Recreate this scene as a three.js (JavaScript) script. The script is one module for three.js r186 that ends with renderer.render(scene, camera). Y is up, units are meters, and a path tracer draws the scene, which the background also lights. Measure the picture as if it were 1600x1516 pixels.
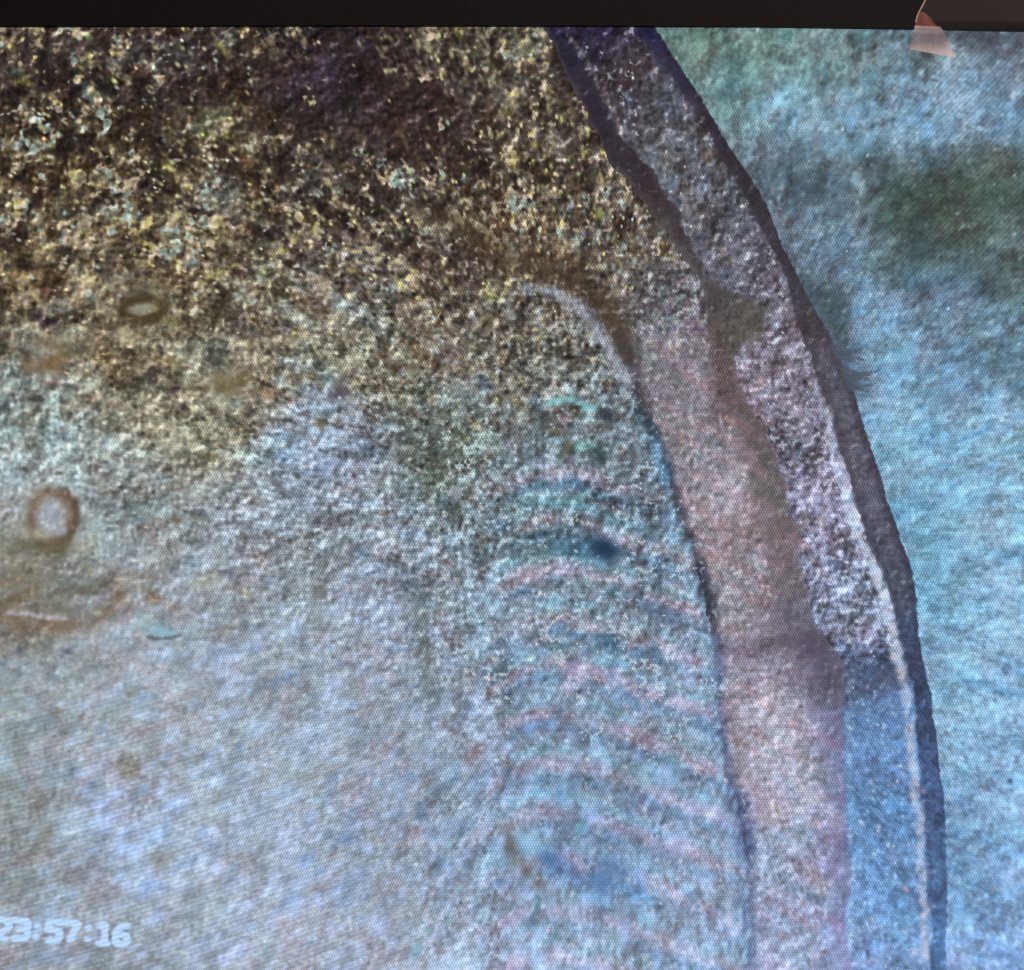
// A close-up of a small monitor: black bezel along the top, a flat LCD panel that plays underwater footage
// (a pale ribbed shell, its stepped rim and the sea bed beyond), and a bit of clear film stuck over the top right.
import * as THREE from 'three';
import { mergeGeometries } from 'three/addons/utils/BufferGeometryUtils.js';

// ---------- camera, surroundings, light, exposure ----------
const U = 0.0000812;                                  // one unit of the panel's picture, in metres
const MX = 800, MY = 758, DESK = 0.13;                // the point of the panel that the camera faces; its height above the desk
const at = (x, y, z = 0) => new THREE.Vector3((x - MX) * U, DESK + (MY - y) * U, z);
const scene = new THREE.Scene();
scene.background = new THREE.Color(0x050404);         // a dim room
const camera = new THREE.PerspectiveCamera(30, 1024 / 970, 0.01, 20);
camera.position.set(0, DESK, 758 * U / Math.tan(THREE.MathUtils.degToRad(15)));
camera.lookAt(0, DESK, 0);
const renderer = new THREE.WebGLRenderer({ antialias: true });
renderer.toneMapping = THREE.LinearToneMapping;
renderer.toneMappingExposure = 1;
renderer.shadowMap.enabled = true;
const roomLamp = new THREE.PointLight(0xffe9df, 6.5, 0, 2);      // the room's lamp, high on the right
roomLamp.position.set(0.75, 1.0, 0.9);
roomLamp.castShadow = true; roomLamp.shadow.radius = 4;
scene.add(roomLamp);

// ---------- the picture that the screen shows (computed; units: u = 0.08 mm on the panel) ----------
let seed = 90210;
const rnd = () => { seed = (seed + 0x6D2B79F5) | 0; let t = Math.imul(seed ^ (seed >>> 15), 1 | seed); t = (t + Math.imul(t ^ (t >>> 7), 61 | t)) ^ t; return ((t ^ (t >>> 14)) >>> 0) / 4294967296; };
const gauss = () => (rnd() + rnd() + rnd() + rnd() - 2) * 1.7;
const clamp = (v, a = 0, b = 1) => Math.min(b, Math.max(a, v));
const sstep = (a, b, v) => { const t = clamp((v - a) / (b - a)); return t * t * (3 - 2 * t); };
const lerp = (a, b, t) => a + (b - a) * t;
const hash = (x, y, s) => { let h = Math.imul(x, 374761393) ^ Math.imul(y, 668265263) ^ Math.imul(s, 1442695041); h = Math.imul(h ^ (h >>> 13), 1274126177); return ((h ^ (h >>> 16)) >>> 0) / 4294967296; };
function vnoise(x, y, s) {
  const xi = Math.floor(x), yi = Math.floor(y), fx = x - xi, fy = y - yi, u = fx * fx * (3 - 2 * fx), v = fy * fy * (3 - 2 * fy);
  return lerp(lerp(hash(xi, yi, s), hash(xi + 1, yi, s), u), lerp(hash(xi, yi + 1, s), hash(xi + 1, yi + 1, s), u), v) * 2 - 1;
}
function fbm(x, y, s, n) { let a = 0, k = 1, t = 0; for (let i = 0; i < n; i++) { a += k * vnoise(x, y, s + i * 7); t += k; k *= 0.55; const nx = 1.62 * x + 1.2 * y; y = 1.62 * y - 1.2 * x; x = nx; } return a / t * 1.4; }
const hex = h => [parseInt(h.slice(0, 2), 16), parseInt(h.slice(2, 4), 16), parseInt(h.slice(4, 6), 16)];

const S = 1.2, PX0 = -300, PX1 = 1900, PY0 = 38, PY1 = 1798;
const PW = Math.round((PX1 - PX0) * S), PH = Math.round((PY1 - PY0) * S);
const buf = new Float32Array(PW * PH * 3);
const reg = new Uint8Array(PW * PH);       // 0 shell, 1 shelf, 2 groove, 3 ledge, 4 dark rim wall, 5 sea bed

// edges of the rings, x as a smooth function of y
function edge(pts) {
  const n = pts.length, m = pts.map((p, i) => { const a = pts[Math.max(0, i - 1)], b = pts[Math.min(n - 1, i + 1)]; return (b[1] - a[1]) / (b[0] - a[0]); });
  return y => {
    if (y <= pts[0][0]) return pts[0][1] + m[0] * (y - pts[0][0]);
    if (y >= pts[n - 1][0]) { const d = y - pts[n - 1][0]; return pts[n - 1][1] + m[n - 1] * d - d * d * 0.0004; }
    let i = 0; while (y > pts[i + 1][0]) i++;
    const h = pts[i + 1][0] - pts[i][0], t = (y - pts[i][0]) / h, t2 = t * t, t3 = t2 * t;
    return (2 * t3 - 3 * t2 + 1) * pts[i][1] + (t3 - 2 * t2 + t) * h * m[i] + (3 * t2 - 2 * t3) * pts[i + 1][1] + (t3 - t2) * h * m[i + 1];
  };
}
const rimOut = edge([[45, 1026], [90, 1054], [160, 1100], [240, 1148], [320, 1198], [395, 1228], [460, 1262], [540, 1303], [620, 1336], [690, 1358], [770, 1384], [840, 1408], [905, 1427], [960, 1434], [1030, 1442], [1090, 1454], [1180, 1467], [1270, 1477], [1380, 1480], [1516, 1476]]);
const rimIn = edge([[45, 985], [120, 1040], [200, 1092], [300, 1150], [400, 1212], [480, 1238], [560, 1262], [640, 1290], [720, 1312], [780, 1328], [850, 1352], [910, 1378], [970, 1394], [1030, 1408], [1090, 1424], [1150, 1428], [1250, 1437], [1350, 1444], [1516, 1450]]);
const grooveR = edge([[45, 872], [80, 898], [135, 933], [200, 965], [260, 1010], [320, 1050], [390, 1082], [440, 1112], [478, 1188], [520, 1186], [560, 1150], [620, 1165], [700, 1204], [780, 1230], [850, 1248], [920, 1258], [985, 1280], [1040, 1318], [1120, 1316], [1240, 1322], [1380, 1328], [1440, 1322], [1516, 1330]]);
const grooveL = edge([[45, 848], [100, 880], [160, 908], [230, 945], [290, 985], [340, 1022], [400, 1064], [450, 1094], [540, 1106], [600, 1116], [680, 1150], [760, 1172], [850, 1192], [920, 1205], [980, 1200], [1030, 1225], [1100, 1262], [1200, 1290], [1300, 1296], [1516, 1292]]);
const shellR = edge([[330, 690], [375, 770], [420, 862], [470, 922], [540, 962], [600, 988], [670, 1014], [740, 1042], [810, 1066], [880, 1090], [950, 1108], [1020, 1118], [1090, 1124], [1150, 1130], [1220, 1144], [1290, 1158], [1360, 1170], [1450, 1176], [1516, 1180]]);

// broad colour of each region: soft mix of a few anchors [x, y, colour]
const anchors = [
  ['100,90,423936 300,80,443c3c 520,110,322a33 650,180,362a2c 760,90,5a5850 860,170,5d564f 120,210,4a4232 330,250,5c5340 560,280,4a4440 790,300,5d5448 60,380,6e614a 300,420,6e6450 520,400,6a645c 680,400,6b6560 160,520,8a8068 400,520,8b8776 600,560,898879 760,520,77746c 60,640,828984 300,640,97937f 520,700,8c9baa 700,700,74807b 850,560,787b76 930,620,757f84 60,740,a2adae 220,820,939da0 400,860,97a2ae 620,860,90a2b6 800,800,7a8d98 940,800,788c9c 60,930,8b877a 180,1000,9cacba 400,1040,9aadc8 600,1020,95a8c6 780,960,8496ac 960,960,8296ac 60,1120,98aab8 250,1150,a0b4cc 450,1180,9db3d2 680,1180,90a6c6 900,1150,8499b6 1060,1100,8a9ebc 30,1300,8f9da2 180,1290,a0bae4 320,1280,a2bce2 500,1340,9cb2d6 740,1350,90a8ca 930,1350,7d9bc3 1080,1350,90a8cc 100,1450,98a9c0 380,1470,a4b6d6 650,1470,a2b6da 900,1480,9fb2d6 1100,1470,93add4', 120],
  ['880,300,5c544d 960,300,5a5350 900,400,5f5850 960,440,6c6660 1030,480,77737c 1060,600,827e88 1050,680,857e86 1100,760,9a929c 1140,860,98909a 1170,950,928a94 1180,1050,9895a8 1210,1140,b2b1c4 1220,1240,aeb0c6 1230,1330,9ea8c6 1240,1460,a4b1d4', 80],
  ['870,70,2a2637 920,150,2e2733 980,250,332c33 1050,370,3c363a 1110,460,4d494b 1150,510,5a5553 1140,590,5c5052 1180,690,695f63 1220,800,70676c 1235,900,746b74 1240,970,6f6a7c 1280,1060,6c6a80 1300,1150,74779a 1305,1280,70769e 1310,1400,7a82aa 1310,1480,8892be', 70],
  ['930,70,38324a 960,110,43393f 1010,180,56575f 1060,250,5f6269 1110,330,62646c 1150,410,686774 1210,470,6e6b78 1200,580,827c8c 1230,680,7e7a8c 1270,760,8a88a2 1310,860,8e92ac 1340,960,8c94b0 1360,1058,566482 1380,1120,688dbc 1380,1250,6890c0 1390,1380,7098c8 1380,1490,80a4d4', 70],
  ['1010,60,27254a 1040,110,2a2742 1100,190,302b37 1160,280,38333c 1220,400,45414a 1255,490,4b484f 1300,600,5a5a66 1340,700,5c5c6b 1370,800,585b6c 1405,900,525567 1425,1000,48546f 1440,1100,435574 1455,1220,47608a 1462,1350,527099 1460,1490,6088bc', 80],
  ['1080,70,5f8078 1180,80,6a958e 1300,80,70989c 1440,60,759aaa 1580,70,748ea6 1150,140,6b9ba0 1220,180,7fb0ca 1350,190,74a3c2 1450,170,77a6ca 1570,180,6e97bc 1220,250,5c7688 1260,330,607a8e 1330,290,62808c 1420,300,4c6465 1560,270,4c605c 1500,340,47594f 1590,340,5e787a 1300,400,5f86a4 1410,410,506b70 1570,430,53676a 1290,480,4d6472 1360,480,6c9cc2 1460,480,6286a4 1540,500,6c96b4 1400,560,76abd2 1500,600,6a96ba 1600,560,648ea8 1450,680,7ab2d8 1570,660,7fb4d8 1430,800,74aed2 1560,800,86bce0 1480,920,76b0d6 1580,950,86bce4 1500,1050,80b8e0 1590,1100,86bcea 1520,1180,7cb2dc 1510,1270,6a98c6 1590,1240,80b4e6 1520,1380,6f9fd0 1580,1400,84b4ec 1540,1490,80b0ee', 60],
];
const CELL = 20, GW = Math.ceil((PX1 - PX0) / CELL) + 2, GH = Math.ceil((PY1 - PY0) / CELL) + 2;
const fields = anchors.map(([text, spread], n) => {
  const list = text.split(' ').map(t => { const [x, y, c] = t.split(','); return [+x, +y, ...hex(c)]; }), g = new Float32Array(GW * GH * 3);
  for (let j = 0; j < GH; j++) for (let i = 0; i < GW; i++) {
    const x = PX0 + i * CELL, y = PY0 + j * CELL; let w = 0, r = 0, gg = 0, b = 0;
    for (const p of list) { const d = ((x - p[0]) ** 2 + (y - p[1]) ** 2) / (spread * spread), k = 1 / (0.01 + Math.pow(d, n === 4 ? 1.4 : 2.3)); w += k; r += k * p[2]; gg += k * p[3]; b += k * p[4]; }
    const o = (j * GW + i) * 3; g[o] = r / w; g[o + 1] = gg / w; g[o + 2] = b / w;
  }
  return g;
});
const field = (k, x, y, out) => {
  const fx = clamp((x - PX0) / CELL, 0, GW - 1.01), fy = clamp((y - PY0) / CELL, 0, GH - 1.01), i = fx | 0, j = fy | 0, u = fx - i, v = fy - j, g = fields[k], o = (j * GW + i) * 3, d = GW * 3;
  for (let c = 0; c < 3; c++) out[c] = lerp(lerp(g[o + c], g[o + 3 + c], u), lerp(g[o + d + c], g[o + d + 3 + c], u), v);
};

// folds of the shell on the right: pink crests and slate hollows, running down to the right
function shell(x, y, out) {
  field(0, x, y, out);
  if (x < 720 || x > 1200 || y < 560) return;
  const d = x - 868, w = fbm(x / 60, y / 60, 5, 2) * 8 + fbm(x / 24, y / 24, 15, 2) * 5, f = (y - 735 - (d > 0 ? 0.42 : 0.55) * (Math.sqrt(d * d + 3600) - 60) - w) / 76 + 0.5, p = f - Math.floor(f);
  const on = (1 - 0.3 * sstep(1150, 1380, y)) * sstep(0, 90, x - 725 - 45 * vnoise(f * 1.3 + 0.2, 3.7, 88)) * sstep(0.1, 0.75, f) * 1.1 * clamp(0.85 + 0.6 * vnoise(x / 75, y / 34, 301));
  const crest = Math.exp(-(((p - 0.5) / 0.16) ** 2)), hollow = Math.exp(-(((p - 0.8) / 0.16) ** 2)) + Math.exp(-(((p + 0.2) / 0.16) ** 2)), shine = Math.exp(-(((p - 0.2) / 0.16) ** 2));
  out[0] += on * (30 * crest - 30 * hollow - 10 * shine); out[1] += on * (5 * crest - 17 * hollow + 10 * shine); out[2] += on * (8 * crest - 8 * hollow + 12 * shine);
}

const CX = 1000, CY = 860;                  // the smear of the footage runs towards this point
const top = (x, y) => 1 - sstep(330, 760, y + (x - 500) * -0.10 + fbm(x / 120, y / 120, 88, 2) * 50);      // 1 in the dark crust, 0 in the pale part
const gloom = (x, y) => Math.exp(-(((x - 545) / 240) ** 2 + ((y - 165) / 100) ** 2)) + Math.exp(-(((x - 530) / 120) ** 2 + ((y - 70) / 60) ** 2)) * 0.5 + Math.exp(-(((x - 60) / 200) ** 2 + ((y - 60) / 60) ** 2)) * 0.5;
// 1. regions and broad colour, with mottling
const streak = (x, y) => { const dx = CX - x, dy = CY - y, d = Math.hypot(dx, dy) + 1; return [dx / d, dy / d, d]; };
const col = [0, 0, 0], mixed = [0, 0, 0];
for (let j = 0; j < PH; j++) {
  const y = PY0 + j / S;
  for (let i = 0; i < PW; i++) {
    const x = PX0 + i / S, o = j * PW + i;
    const w1 = fbm(x / 26, y / 26, 3, 3) * 7, w2 = fbm(x / 60, y / 60, 5, 2) * 5, xe = x + w1 + w2 * 0.6;
    const low = sstep(880, 1000, y), wl = 11 + low * 34 + 14 * sstep(540, 620, y) * (1 - low) + 20 * sstep(230, 290, y) * (1 - sstep(390, 430, y));
    const k1 = sstep(-7, 7, xe - shellR(y + w1 * 0.6)) * sstep(330, 440, y + (x - 760) * 0.28 + w2 * 4), k2 = sstep(-wl, wl, x + w1 * 0.9 + w2 - grooveL(y)), ws = 7 + 15 * sstep(420, 460, y) * (1 - sstep(600, 660, y)), k3 = sstep(-ws, ws, lerp(xe, x + w2 * 0.4, low) + fbm(x / 11, y / 11, 33, 2) * 6 * (1 - low * 0.7) - grooveR(y)), wr = 4 + 12 * (1 - sstep(120, 420, y)), k4 = sstep(-wr, wr, x + w1 * 0.9 + w2 * 0.8 - rimIn(y) - 9 * (1 - sstep(150, 420, y)) - 3), k5 = sstep(-3, 3, x + w2 * 0.3 + w1 * 0.22 + fbm(x / 7, y / 7, 39, 2) * 1.5 - rimOut(y));
    const k = k5 > 0.5 ? 5 : k4 > 0.5 ? 4 : k3 > 0.5 ? 3 : k2 > 0.5 ? 2 : k1 > 0.5 ? 1 : 0;
    reg[o] = k;
    if (k5 >= 1) field(5, x, y, col);
    else {
      shell(x, y, col);
      for (const [kk, n] of [[k1, 1], [k2, 2], [k3, 3], [k4, 4], [k5, 5]]) if (kk > 0) { field(n, x, y, mixed); if (n < 3) { const sl = fbm((y * 0.87 - x * 0.5) / 15, (x * 0.87 + y * 0.5) / 75, 411, 3) * (n === 1 ? 1 : 0.6) * sstep(480, 600, y); mixed[0] += sl * 11; mixed[1] += sl * 1; mixed[2] += sl * 2; } for (let c = 0; c < 3; c++) col[c] += (mixed[c] - col[c]) * kk; }
    }
    // mottling, drawn out along the smear of the footage: pale spots cool, dark spots olive
    if (k === 0 && y > 700) { const g = (col[0] + col[1] * 2 + col[2]) / 4, w = 0.5 * sstep(700, 900, y) * (1 - 0.5 * sstep(620, 800, x)); for (let c = 0; c < 3; c++) col[c] = (col[c] + (g - col[c]) * w) * (1 - 0.08 * w); }
    const dx = x - CX, dy = y - CY, dist = Math.hypot(dx, dy), far = sstep(260, 620, dist), ang = ((Math.atan2(dy, dx) - 1.12 + 4 * Math.PI) % (2 * Math.PI)) * 640;
    let n1 = fbm(x / 44, y / 44, 11, 3), n2 = fbm(x / 15, y / 15, 23, 3);
    if (far > 0) { n1 = lerp(n1, fbm(dist / 66, ang / 40, 13, 3), far); n2 = lerp(n2, fbm(dist / 27, ang / 13, 27, 3), far); }
    const n3 = fbm(x / 6, y / 6, 29, 2), n = clamp(n1 * 0.75 + n2 * 0.95, -1.3, 1.3), lum = (col[0] + col[1] + col[2]) / 3;
    let amp;
    if (k === 0) { const calm = sstep(640, 1120, y + (x < 640 ? (640 - x) * 0.3 : 0)) * (1 - 0.65 * sstep(600, 800, x)); amp = lerp(0.40, 0.13, calm) * (x > 780 && y > 640 ? 0.62 : 1); }
    else amp = [0, lerp(0.30, 0.13, sstep(420, 620, y)), 0.09, lerp(0.30, 0.13, sstep(1040, 1090, y)), 0.16, lerp(0.22, 0.13, sstep(500, 800, y))][k];
    if (k === 5) { amp *= 1 + 0.2 * (1 - sstep(380, 620, y)); const ink = 1 - 0.30 * sstep(0.05, 0.75, fbm(x / 62, y / 50, 207, 4)) * (1 - sstep(420, 640, y)) - 0.05 * (1 - sstep(400, 700, y)), g = (col[0] + col[1] * 2 + col[2]) / 4; for (let c = 0; c < 3; c++) col[c] = (g + (col[c] - g) * lerp(0.62, 0.74, sstep(400, 800, y))) * ink; }
    const m = 1 + amp * n * (n > 0 ? 0.8 : 0.9) + amp * n3 * (k === 0 ? 0.55 : 0.4), hue = fbm(x / 50 + 9, y / 50, 41, 2) * lum * 0.035, cool = amp * n * lum * (k === 5 ? 0.04 : k ? 0.1 : 0.16);
    buf[o * 3] = col[0] * m + hue - cool; buf[o * 3 + 1] = col[1] * m - hue * 0.3 + cool * 0.25; buf[o * 3 + 2] = col[2] * m - hue * 0.1 + cool;
  }
}
const regAt = (x, y) => { const i = Math.round((x - PX0) * S), j = Math.round((y - PY0) * S); return i < 0 || j < 0 || i >= PW || j >= PH ? -1 : reg[j * PW + i]; };

// 2. brushes: dab = one soft grain, stroke = a soft ragged line
function dab(x, y, rx, ry, ux, uy, c, a, only = -1, hard = 1.6) {
  const R = Math.max(rx, ry) * 1.9, i0 = Math.max(0, Math.ceil((x - R - PX0) * S)), i1 = Math.min(PW - 1, Math.floor((x + R - PX0) * S)), j0 = Math.max(0, Math.ceil((y - R - PY0) * S)), j1 = Math.min(PH - 1, Math.floor((y + R - PY0) * S));
  for (let j = j0; j <= j1; j++) for (let i = i0; i <= i1; i++) {
    if (only >= 0 && !((only >> reg[j * PW + i]) & 1)) continue;
    const dx = PX0 + i / S - x, dy = PY0 + j / S - y, p = (dx * ux + dy * uy) / rx, q = (dy * ux - dx * uy) / ry, d = p * p + q * q;
    if (d > 3.4) continue;
    const k = a * Math.exp(-Math.pow(d, hard)), o = (j * PW + i) * 3;
    buf[o] += (c[0] - buf[o]) * k; buf[o + 1] += (c[1] - buf[o + 1]) * k; buf[o + 2] += (c[2] - buf[o + 2]) * k;
  }
}
function stroke(pts, r, c, a, { rag = 0.35, only = -1, soft = 1 } = {}) {
  const col3 = typeof c === 'string' ? hex(c) : c;
  for (let s = 0; s < pts.length - 1; s++) {
    const [x0, y0, k0 = 1] = pts[s], [x1, y1, k1 = 1] = pts[s + 1], L = Math.hypot(x1 - x0, y1 - y0), n = Math.max(1, Math.ceil(L / (r * 0.45)));
    for (let i = 0; i < n; i++) {
      const t = i / n, rr = r * lerp(k0, k1, t) * (1 + gauss() * rag * 0.5);
      dab(lerp(x0, x1, t) + gauss() * r * rag, lerp(y0, y1, t) + gauss() * r * rag, rr, rr * 0.9, 1, 0, col3, a * 0.45, only, soft);
    }
  }
}
const ring = (x, y, rx, ry, from, to, n = 18) => Array.from({ length: n + 1 }, (_, i) => { const t = lerp(from, to, i / n); return [x + rx * Math.cos(t), y + ry * Math.sin(t)]; });

// 4. grains, region by region
const SPILL = [3, 7, 6, 8, 16, 32];
function grains(n, x0, x1, y0, y1, k, pick) {
  for (let g = 0; g < n; g++) {
    const x = lerp(x0, x1, rnd()), y = lerp(y0, y1, rnd());
    const at = regAt(x, y); if (at !== k && !(k === 0 && at === 1 && y < 400)) continue;
    const p = pick(x, y); if (!p) continue;
    const [ux, uy, d] = streak(x, y), e = 1 + sstep(250, 1000, d) * 0.5, r = p.r;
    if (p.lump) {   // a grain with its own shade below and glint above
      dab(x + r * 0.75, y + r * 0.8, r * 1.15, r * 0.9, ux, uy, [30, 26, 23], p.a * 0.55, SPILL[k], 1.1);
      dab(x, y, r * e, r * 0.85, ux, uy, [p.c[0] * 0.8, p.c[1] * 0.78, p.c[2] * 0.72], p.a, SPILL[k], 1.7);
      if (rnd() < 0.7) dab(x - r * 0.2, y - r * 0.25, r * 0.6, r * 0.5, ux, uy, [p.c[0] * 1.2, p.c[1] * 1.2, p.c[2] * 1.12], p.a, SPILL[k], 1.3);
      continue;
    }
    dab(x, y, r * e * (p.long || 1), r / Math.sqrt(e), ux, uy, p.c, p.a, p.on || SPILL[k], p.h || 1.3);
  }
}
const tint = (pal, b = 1) => { const c = pal[Math.floor(rnd() * pal.length)], j = 1 + gauss() * 0.09; return [c[0] * b * j, c[1] * b * j, c[2] * b * j]; };
const pal = t => t.split(' ').map(hex);
const CRUST_DARK = pal('2a2626 332c29 39312b 2d2b2c 40352b 2f2b2b'), CRUST_MID = pal('6e6356 7c7365 5d5549 6b5a52 76705f 5c4f46'), CRUST_LIT = pal('a59d78 b3ab7f 999674 c0b992 a6ad95 ab9a7a 9da394 ccc6a6'), MOSS = pal('a9b26c b5c078 98a65f c0c17c'), RUST = pal('9c6c52 8c5f50 86664c'), ICE = pal('a9c4c4 b3cdd6 9dbabd');
function clumps(n, x0, x1, y0, y1, k, pick) {     // loose heaps of grains of one tint
  for (let g = 0; g < n; g++) {
    const x = lerp(x0, x1, rnd()), y = lerp(y0, y1, rnd()), at = regAt(x, y);
    if (at !== k && !(k === 0 && at === 1 && y < 400)) continue;
    const p = pick(x, y); if (!p) continue;
    const [ux, uy] = streak(x, y);
    for (let i = 0; i < p.n; i++) {
      const f = gauss() * p.R, q = gauss() * p.R * 0.55, j = 1 + gauss() * 0.1, r = p.r * (0.5 + rnd());
      dab(x + f * ux - q * uy, y + f * uy + q * ux, r * 1.4, r, ux, uy, [p.c[0] * j, p.c[1] * j, p.c[2] * j], p.a, SPILL[k], 1.2);
    }
  }
}
grains(1800, -300, 1060, 40, 900, 0, (x, y) => {
  const t = top(x, y); if (rnd() > t * 0.9) return null;
  const cl = fbm(x / 42, y / 42, 61, 3), dark = rnd() < 0.45 - cl * 0.6, g = clamp(gloom(x, y));
  if (dark) return { r: 4 + rnd() * 8, c: tint(CRUST_DARK, lerp(1, 1.9, sstep(300, 600, y))), a: 0.5 + rnd() * 0.35 };
  if (rnd() < g * 0.95) return rnd() < 0.5 ? null : { r: 5 + rnd() * 9, c: [44 + gauss() * 6, 37, 46 + gauss() * 6], a: 0.5 };
  return { r: 3 + rnd() * 7, c: tint(CRUST_MID, 1.0), a: 0.5 + rnd() * 0.35 };
});
const litTint = () => { const q = rnd(), p = q < 0.10 ? MOSS : q < 0.16 ? RUST : q < 0.27 ? ICE : CRUST_LIT; return tint(p, 0.66 + rnd() * 0.36); };
clumps(500, -300, 1060, 40, 760, 0, (x, y) => { const t = top(x, y), cl = fbm(x / 70, y / 70, 61, 2); if (rnd() > t || rnd() > 0.55 + cl || rnd() < clamp(gloom(x, y)) * 1.1) return null; return { n: 4 + rnd() * 12, R: 6 + rnd() * 9, r: 2.6 + rnd() * 2.2, c: litTint(), a: 0.4 }; });
clumps(380, -300, 1060, 40, 700, 0, (x, y) => { const t = top(x, y); if (rnd() > t) return null; return { n: 4 + rnd() * 7, R: 8 + rnd() * 10, r: 5 + rnd() * 3, c: tint(CRUST_DARK, lerp(1, 1.9, sstep(300, 600, y))), a: 0.42 }; });
grains(2200, -300, 1060, 40, 700, 0, (x, y) => {
  const t = top(x, y); if (rnd() > t) return null;
  const cl = fbm(x / 42, y / 42, 61, 3), g = clamp(gloom(x, y));
  if (rnd() > 0.42 + cl * 0.9 || rnd() < g * 0.93) return null;
  return { r: 3 + rnd() * rnd() * 6, c: litTint(), a: 0.5 + rnd() * 0.45, lump: 1 };
});
grains(800, -300, 1060, 40, 620, 0, (x, y) => rnd() > top(x, y) || rnd() < clamp(gloom(x, y)) * 0.8 ? null : { r: 2.4 + rnd() * 1.8, c: tint(CRUST_LIT, 0.86 + rnd() * 0.25), a: 0.45 + rnd() * 0.35, h: 1 });
// paler, calmer grain lower down
const lower = (x, y) => sstep(660, 1120, y + (600 - x) * 0.25), foldy = (x, y) => sstep(620, 800, x) * sstep(520, 640, y);
clumps(1500, -300, 1180, 330, 1798, 0, (x, y) => {
  const f = foldy(x, y), lo = lower(x, y) * (1 - f); if (rnd() > 1 - top(x, y) * 0.85 || rnd() < f * 0.6) return null;
  shell(x, y, col); const up = rnd() < 0.5, k = up ? 1.07 + rnd() * 0.17 * (1 - lo * 0.5) : 0.93 - rnd() * 0.24 * (1 - lo * 0.55), h = gauss() * 6;
  return { n: 3 + rnd() * 8, R: 7 + rnd() * 12, r: 4 + rnd() * 5, c: [col[0] * k + h - (up ? 4 : 0), col[1] * k, col[2] * k - h + (up ? 6 : -4)], a: lerp(0.34, 0.22, lo) };
});
grains(7000, -300, 1200, 300, 1798, 0, (x, y) => {
  const t = 1 - top(x, y) * 0.8, fold = foldy(x, y), low = lower(x, y);
  if (rnd() > t * lerp(1, 0.8, low)) return null;
  const cl = fbm(x / 34, y / 34, 71, 3); shell(x, y, col);
  const w = lerp(1.35, 0.62, low * (1 - fold)), up = rnd() < 0.55 + cl * 0.4, k = up ? 1 + (0.08 + rnd() * 0.26) * w : 1 - (0.08 + rnd() * 0.26) * w, h = gauss() * 4;
  return { r: (2.8 + rnd() * rnd() * 7) * lerp(1, 1.25, low * (1 - fold)) * (1 + fold * 0.45), c: [col[0] * k + h, col[1] * k, col[2] * k - h + (up ? 5 : -4)], a: (0.35 + rnd() * 0.4) * (1 - fold * 0.35), h: 1 };
});
// brownish film patches over the pale part
clumps(260, -300, 760, 560, 1798, 0, (x, y) => {
  const cl = fbm(x / 90, y / 90, 131, 2); if (cl < 0) return null; field(0, x, y, col);
  return { n: 5 + rnd() * 12, R: 10 + rnd() * 18, r: 6 + rnd() * 6, c: [col[0] * 0.93 + 6, col[1] * 0.91 + 2, col[2] * 0.78], a: 0.1 };
});
// glints on the folds
grains(420, 560, 1180, 440, 1700, 0, (x, y) => { const q = rnd(); return { r: 2.6 + rnd() * rnd() * 4, c: q < 0.5 ? [172, 196, 212] : q < 0.75 ? [132, 186, 196] : [196, 188, 200], a: 0.3 + rnd() * 0.4, h: 1 }; });
grains(80, 650, 1170, 560, 1560, 0, () => ({ r: 2.8 + rnd() * 1.6, c: [198, 214, 224], a: 0.55 + rnd() * 0.3, h: 1 }));
clumps(170, 640, 1140, 540, 1500, 0, (x, y) => ({ n: 3 + rnd() * 6, R: 6 + rnd() * 8, r: 3 + rnd() * 4, c: tint(pal('5d7a94 51626f 5f8d9e 6b5e66 4f6b86 8fb0c2 9aa4b8')), a: 0.2 + rnd() * 0.15 }));
// shelf, groove, ledge
clumps(260, 800, 1320, 230, 1700, 1, (x, y) => { field(1, x, y, col); const k = 0.84 + rnd() * 0.34, h = gauss() * 7; return { n: 3 + rnd() * 6, R: 6 + rnd() * 10, r: 4 + rnd() * 5, c: [col[0] * k + h, col[1] * k, col[2] * k - h], a: 0.26 }; });
grains(1100, 800, 1320, 230, 1700, 1, (x, y) => { field(1, x, y, col); const k = rnd() < 0.6 ? 1.1 + rnd() * 0.3 : 0.72 + rnd() * 0.2, lo = sstep(480, 620, y), h = gauss() * 8; return { r: 2.4 + rnd() * rnd() * 5, c: [col[0] * k + h, col[1] * k, col[2] * k - h], a: lerp(0.6, 0.34, lo), h: 1 }; });
grains(560, 840, 1120, 230, 560, 1, (x, y) => ({ r: 2 + rnd() * 3.4, c: tint(pal('b8bfae a5c2bd b2b8cd c8c1b4 8fb3b0'), 0.9), a: 0.35 + rnd() * 0.4 }));
grains(420, 1000, 1300, 560, 1600, 1, (x, y) => ({ r: 2.2 + rnd() * 2.6, c: tint(pal('b9b6c8 c5bcc0 a8b8cc c79f9f'), 0.95), a: 0.3 + rnd() * 0.4, h: 1 }));
grains(900, 800, 1340, 40, 1700, 2, (x, y) => { field(2, x, y, col); const k = 0.8 + rnd() * 0.45; return { r: 2 + rnd() * 6, c: [col[0] * k, col[1] * k, col[2] * k], a: 0.3, on: 4, h: 1 }; });
clumps(420, 860, 1480, 40, 1700, 3, (x, y) => { field(3, x, y, col); const lo = sstep(1050, 1110, y), k = rnd() < 0.5 ? 1.1 + rnd() * 0.2 : 0.7 + rnd() * 0.2, h = gauss() * 10; return { n: 3 + rnd() * 6, R: 5 + rnd() * 8, r: 3 + rnd() * 4, c: [col[0] * k + h, col[1] * k, col[2] * k - h], a: lerp(0.4, 0.16, lo) }; });
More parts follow.
